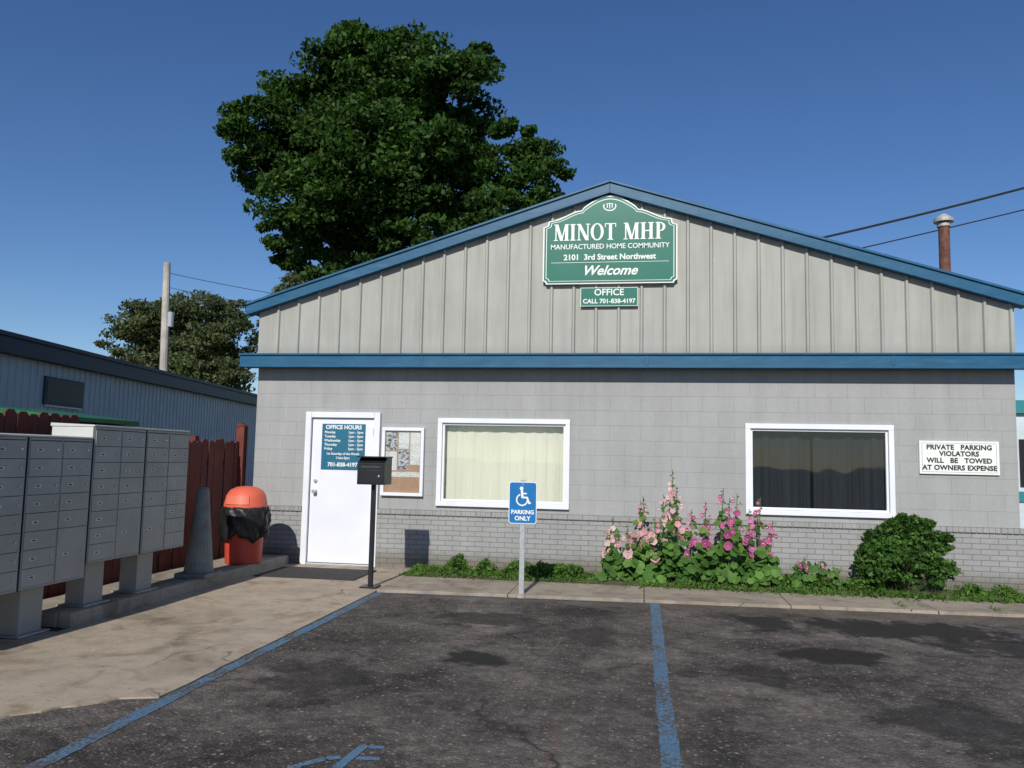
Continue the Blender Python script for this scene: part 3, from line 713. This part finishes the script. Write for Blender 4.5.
e=empty('mobile_home',(9.5,9,0)); b=B(); b.box(6.6,11,6,20,0,2.6,'homewhite'); b.box(6.5,11.1,5.9,20.1,2.6,2.85,'teal'); b.box(6.58,6.6,7,9,1.0,1.8,'black'); b.box(6.7,11,5.97,6,.9,1.1,'teal'); b.box(7.2,8.4,5.96,5.99,1.2,2.1,'black'); b.obj('body',e)

# ------------------------------------------------------------ utility pole and wires
up=empty('utility_pole',(-19.2,19.1,0)); b=B()
b.cyl((-19.1,19.1,0),(-19.4,19.1,9.3),.20,.14,'pole',12); b.box(-19.42,-19.36,18.95,19.25,8.9,9.0,'metal'); b.cyl((-19.0,18.95,6.6),(-19.0,18.95,7.2),.13,.13,'metal',12)
b.obj('pole',up)
def wire(name,p0,p1,sag,r_):
    b=B(); p0=Vector(p0);p1=Vector(p1); pts=[]
    for i in range(25):
        t=i/24; q=p0.lerp(p1,t); q.z-=sag*4*t*(1-t); pts.append(q)
    b.tube(pts,r_,'wire'); b.obj(name)
wire('power_line',(-19.4,19.1,8.9),(-6,26,8.2),.4,.012); wire('power_line',(-19.4,19.1,8.3),(-6,24,7.4),.4,.010)
wire('power_line',(-.5,5.14,5.15),(22,5.14,12.0),.75,.022); wire('power_line',(.5,5.14,4.9),(22,5.14,10.4),.25,.012)
e=empty('utility_pole',(22,5.14,0)); b=B(); b.cyl((22,5.14,0),(22,5.14,12.6),.18,.13,'pole',12); b.box(21,23,5.05,5.2,11.9,12.05,'pole'); b.obj('pole',e)

# ------------------------------------------------------------ foliage
def leaves(name,cen,size,k,parent=None,up=0.,aspect=.55):
    N=len(cen); cen=np.asarray(cen)
    n=rng.normal(size=(N,3)); n[:,2]+=up; n/=np.linalg.norm(n,axis=1)[:,None]
    t=rng.normal(size=(N,3)); u=np.cross(n,t); u/=np.linalg.norm(u,axis=1)[:,None]; v=np.cross(n,u)
    s=(size*(.6+.8*rng.random(N)))[:,None]
    V=np.stack([cen-u*s*.5,cen+v*s*.5*aspect-u*s*.05+n*s*.06,cen+u*s*.5,cen-v*s*.5*aspect-u*s*.05+n*s*.06],1).reshape(-1,3)
    me=bpy.data.meshes.new(name); me.vertices.add(4*N); me.vertices.foreach_set('co',V.ravel().astype(np.float32))
    me.loops.add(4*N); me.loops.foreach_set('vertex_index',np.arange(4*N,dtype=np.int32))
    me.polygons.add(N); me.polygons.foreach_set('loop_start',np.arange(0,4*N,4,dtype=np.int32))
    me.update(calc_edges=True); me.validate(); me.materials.append(M[k])
    o=bpy.data.objects.new(name,me); COL.objects.link(o)
    if parent: par(o,parent)
    return o
def clump_pts(c,R,n_sub,per,flat=.85,sub=.36):
    out=[]
    c=np.array(c)
    d=rng.normal(size=(n_sub,3)); d/=np.linalg.norm(d,axis=1)[:,None]
    rr=R*(.2+.8*rng.random(n_sub)**.5)
    sc_=c+d*rr[:,None]*np.array([1,1,flat])
    for q in sc_:
        m=rng.normal(size=(per,3)); m/=np.linalg.norm(m,axis=1)[:,None]
        rad=R*sub*(rng.random(per)**.45)*(.7+.6*rng.random())
        out.append(q+m*rad[:,None]*np.array([1.2,1.2,.65]))
    return np.concatenate(out),sc_
def limb(b,p0,p1,r0,r1,k='bark',seg=5,wob=.06):
    p0=Vector(p0);p1=Vector(p1);L=(p1-p0).length; pts=[p0]
    for i in range(1,seg):
        q=p0.lerp(p1,i/seg)+Vector([random.uniform(-1,1)*wob*L for _ in range(3)]); pts.append(q)
    pts.append(p1)
    for i in range(seg):
        a_=r0+(r1-r0)*i/seg; c_=r0+(r1-r0)*(i+1)/seg; b.cyl(pts[i],pts[i+1],a_,c_,k,8,False)
    return pts
def tree(name,base,fork,clumps,k,leaf,n_sub,per,tr,sub=.36,back=.3):
    e=empty(name,base); b=B()
    limb(b,base,fork,tr,tr*.75,seg=4,wob=.02)
    P=[]
    for (x,y,z,R) in clumps:
        pts,sb=clump_pts((x,y,z),R,max(4,int(n_sub*R*R)),per,sub=sub); P.append(pts)
        mid=Vector(fork).lerp(Vector((x,y,z)),.5)+Vector((0,back,-.1*R))
        limb(b,fork,mid,tr*.32,tr*.14,seg=3,wob=.03); limb(b,mid,(x,y+.15,z),tr*.14,tr*.04,seg=3,wob=.03)
        for q in sb[::5]: limb(b,(x,y,z-.2*R),tuple(q),tr*.04,tr*.012,seg=2)
    b.obj('trunk_and_limbs',e)
    leaves('crown',np.concatenate(P),leaf,k,e)
    return e
bx,by,bz=-7.95,11.1,10.45
CL=[(-.8,2.85,1.2),(1.1,2.75,1.25),(2.7,2.2,1.15),(-2.4,1.75,1.15),(-3.6,.95,1.0),(-1.2,.9,1.5),(.9,.9,1.5),(2.8,.9,1.05),(-3.1,-.25,1.15),(-.9,-.8,1.45),(1.2,-.75,1.3),(-2.4,-1.5,1.15),(-.6,-2.1,1.15),(.9,-2.0,1.1),(2.2,-1.4,1.05),(3.7,-.75,.95),(4.9,-.25,.9),(5.2,-1.1,.85),(4.2,-1.6,.95),(3.0,-2.2,.95),(.3,3.4,.7),(-.75,3.35,.75),(-1.6,-2.8,.95),(-.3,-3.1,.95),(.8,-3.0,.9),(2.0,-2.8,.95),(3.9,-2.4,.8),(-2.6,-2.3,.75),(-2.3,-3.1,.75),(0,.2,1.3),(4.4,.35,.6),(-3.8,1.6,.55),(-3.9,.1,.65),(-1.2,-3.6,.75),(.4,-3.6,.75),(3.3,2.6,.55),(0,1.9,1.2),(1.9,.1,1.0),(-2.0,.3,1.1),(-1.6,-1.7,1.0),(.2,-1.4,1.1),(3.0,-.4,.9),(1.6,1.7,1.0)]
cl=[]
for i,(dx,dz,R_) in enumerate(CL):
    dy=random.uniform(-1.7,1.3); f=(22+dy)/22
    cl.append((bx+dx*.98+(f-1)*(-8+dx),by+dy,1.54+(bz-1.54+dz)*f,R_*.93))
tree('broadleaf_tree',(-7.6,12.2,-.1),(-7.7,12.3,6.0),cl,'leaf',.17,20,170,.34,.38,.7)
def bgtree(base,h0,h1,wd,n,k='leafbg',ns=9,per=85,rr=.25):
    c=[]
    for i in range(n):
        t=(i+.5)/n; R_=random.uniform(.8,1.3)*wd*rr
        c.append((base[0]+random.uniform(-1,1)*wd*.42*(1-.45*t),base[1]+random.uniform(-1,1)*wd*.3,h0+(h1-h0-R_)*t,R_))
    tree('broadleaf_tree',(base[0],base[1],-.1),(base[0],base[1],h0*.8),c,k,.21,ns,per,.20)
bgtree((-26.6,29,0),4.0,10.5,4.8,20); bgtree((-23.2,29,0),3.6,10.9,4.8,22); bgtree((-25.2,31,0),3.6,9.4,4.0,12); bgtree((-20.4,34,0),8,13.3,4.6,20,ns=7,per=60,rr=.22)

def leafdisc(b,c,n,r,k,lobes=5,cup=.25,N=10,dep=.16):
    n=Vector(n).normalized(); u=n.orthogonal().normalized(); v=n.cross(u); a0=random.random()*6
    vs=[Vector(c)]
    for i in range(N):
        t=2*math.pi*i/N; rr=r*(1+dep*math.cos(lobes*t+a0)); vs.append(Vector(c)+(u*math.cos(t)+v*math.sin(t))*rr+n*(cup*r))
    b.add(vs,[(0,i+1,(i+1)%N+1) for i in range(N)],k)
def hollyhock(name,x0,x1,stalks,kf,bulk,hb=.42,fl=.5):
    e=empty(name,((x0+x1)/2,-.45,.05)); b=B()
    for (x,h,y) in stalks:
        lean=random.uniform(-.07,.07); top=Vector((x+lean,y+random.uniform(-.05,.03),h)); base=Vector((x,y,.04))
        b.cyl(base,top,.010,.004,'stem',6,False)
        nf=int(h*18)
        for i in range(nf):
            t=.38+.61*i/nf; q=base.lerp(top,t); an=random.uniform(0,6.28); out=Vector((math.cos(an),math.sin(an)-.8,.15)).normalized()
            pz=q+out*.05
            rr=.054*(1.15-.8*(t-.4)/.6)*random.uniform(.75,1.2)
            if t<.93 and random.random()<fl:
                b.cyl(q,pz,.003,.003,'stem',4,False); leafdisc(b,pz,out+Vector((0,-.4,.1)),rr,kf,5,.35,15,.07)
                b.cyl(pz,pz+out*.02,.006,.004,'signwhite',5)
            else:
                b.lathe(tuple(q+out*.02-Vector((0,0,.01))),[(.004,0),(.012,.008),(.010,.018),(.003,.025)],'stem',6)
        for i in range(int(h*26)):
            t=random.random()**1.3*.85; q=base.lerp(top,t); an=random.uniform(0,6.28); out=Vector((math.cos(an),math.sin(an)-.35,random.uniform(.0,.5)))
            L=random.uniform(.05,.18)*(1.1-.9*t); pz=q+out*L
            b.cyl(q,pz,.003,.002,'stem',4,False); leafdisc(b,pz,out+Vector((0,-.5,.9)),(.070-.045*t)*random.uniform(.6,1.2),'leafh',5,-.12,12,.16)
    for i in range(bulk):
        x=random.uniform(x0,x1); zt=random.random(); y=-.45+random.uniform(-.28,.25)*(1-.4*zt)
        zm=hb+.12*math.sin(x*7)+.08*math.sin(x*17+1)
        leafdisc(b,(x,y,.05+zm*zt),(random.uniform(-.8,.8),random.uniform(-1,.2),random.uniform(.1,1)),random.uniform(.03,.065),'leafh',5,-.12,12,.16)
    b.obj('foliage_and_flowers',e)
S1=[(-.42,.70,-.5),(-.28,.82,-.42),(-.12,.74,-.5),(-.02,1.04,-.45),(.10,1.10,-.4),(.28,1.12,-.4),(.40,1.44,-.42),(.49,1.24,-.5),(.18,.85,-.55)]
S2=[(.64,.95,-.5),(.80,1.05,-.4),(.97,1.22,-.42),(1.08,1.10,-.5),(1.19,1.16,-.4),(1.32,.98,-.5),(1.44,1.12,-.42),(1.56,.85,-.45)]
hollyhock('hollyhock_plant',-.45,.60,S1,'pink',330,.40,.60); hollyhock('hollyhock_plant',.55,1.68,S2,'mag',370,.44,.54)
hollyhock('hollyhock_plant',1.8,2.35,[(1.95,.42,-.5),(2.15,.36,-.45),(2.3,.32,-.5)],'mag',60,.2,.4)
e=empty('shrub',(3.15,-.45,.04)); P=[]
b=B()
for (dx,dz,R_) in ((0,.35,.34),(-.25,.3,.27),(.28,.32,.28),(.05,.60,.26),(-.15,.58,.22),(.22,.64,.22),(.40,.55,.14),(-.38,.5,.13),(.12,.80,.13),(-.12,.76,.11),(.28,.8,.07),(.3,.2,.22),(-.3,.15,.2),(.44,.3,.14),(-.44,.28,.12),(0,.86,.06),(.46,.66,.06),(-.32,.66,.07)):
    pts,sub=clump_pts((3.12+dx,-.45+random.uniform(-.1,.1),.05+dz),R_*.86,20,50,sub=.46); P.append(pts)
    for q in sub[::3]: limb(b,(3.12+dx*.3,-.45,.04),tuple(q),.008,.002,seg=2)
P=np.concatenate(P); P=P[(P[:,2]>.03)&(P[:,1]<-.08)]
leaves('leaf_mass',P,.06,'leafs',e,up=.3); b.obj('stems',e)
def weeds(name,specs,k='weed',leaf=.035):
    e=empty(name,(specs[0][0],specs[0][2],.03)); P=[]
    for (xa,xb,y,h,n_) in specs:
        x=xa+(xb-xa)*rng.random(n_); env=.6+.4*np.sin(x*9+3*np.sin(x*3.1))
        z=.03+h*env*rng.random(n_)**.8; yy=y+rng.normal(size=n_)*.09
        P.append(np.stack([x,yy,z],1))
    leaves('blades',np.concatenate(P),leaf,k,e,up=.5)
weeds('weeds',[(-2.95,-2.3,-.40,.24,2600),(-2.4,-1.2,-.48,.20,3800),(-1.3,-.72,-.42,.32,3200),(-.75,-.45,-.45,.2,800),(1.6,2.7,-.55,.18,1800),(3.6,4.6,-.5,.15,1600),(-3.0,-.5,-.68,.08,1500),(0,4.5,-.80,.06,2000)],leaf=.045)
weeds('weeds',[(2.75,2.83,-1.45,.04,40),(3.7,3.8,-1.4,.04,40)],leaf=.025)
e=empty('grass',(1,-.8,.03)); b=B()
for i in range(1500):
    x=random.uniform(-2.95,4.7); y=random.choice([-.84,-.1,-.6])+random.gauss(0,.05); h=random.uniform(.04,.15); dx=random.uniform(-.04,.04); dy=random.uniform(-.05,.02)
    b.add([(x-.003,y,.03),(x+.003,y,.03),(x+dx,y+dy,.03+h)],[(0,1,2)],'weed')
b.obj('blades',e)
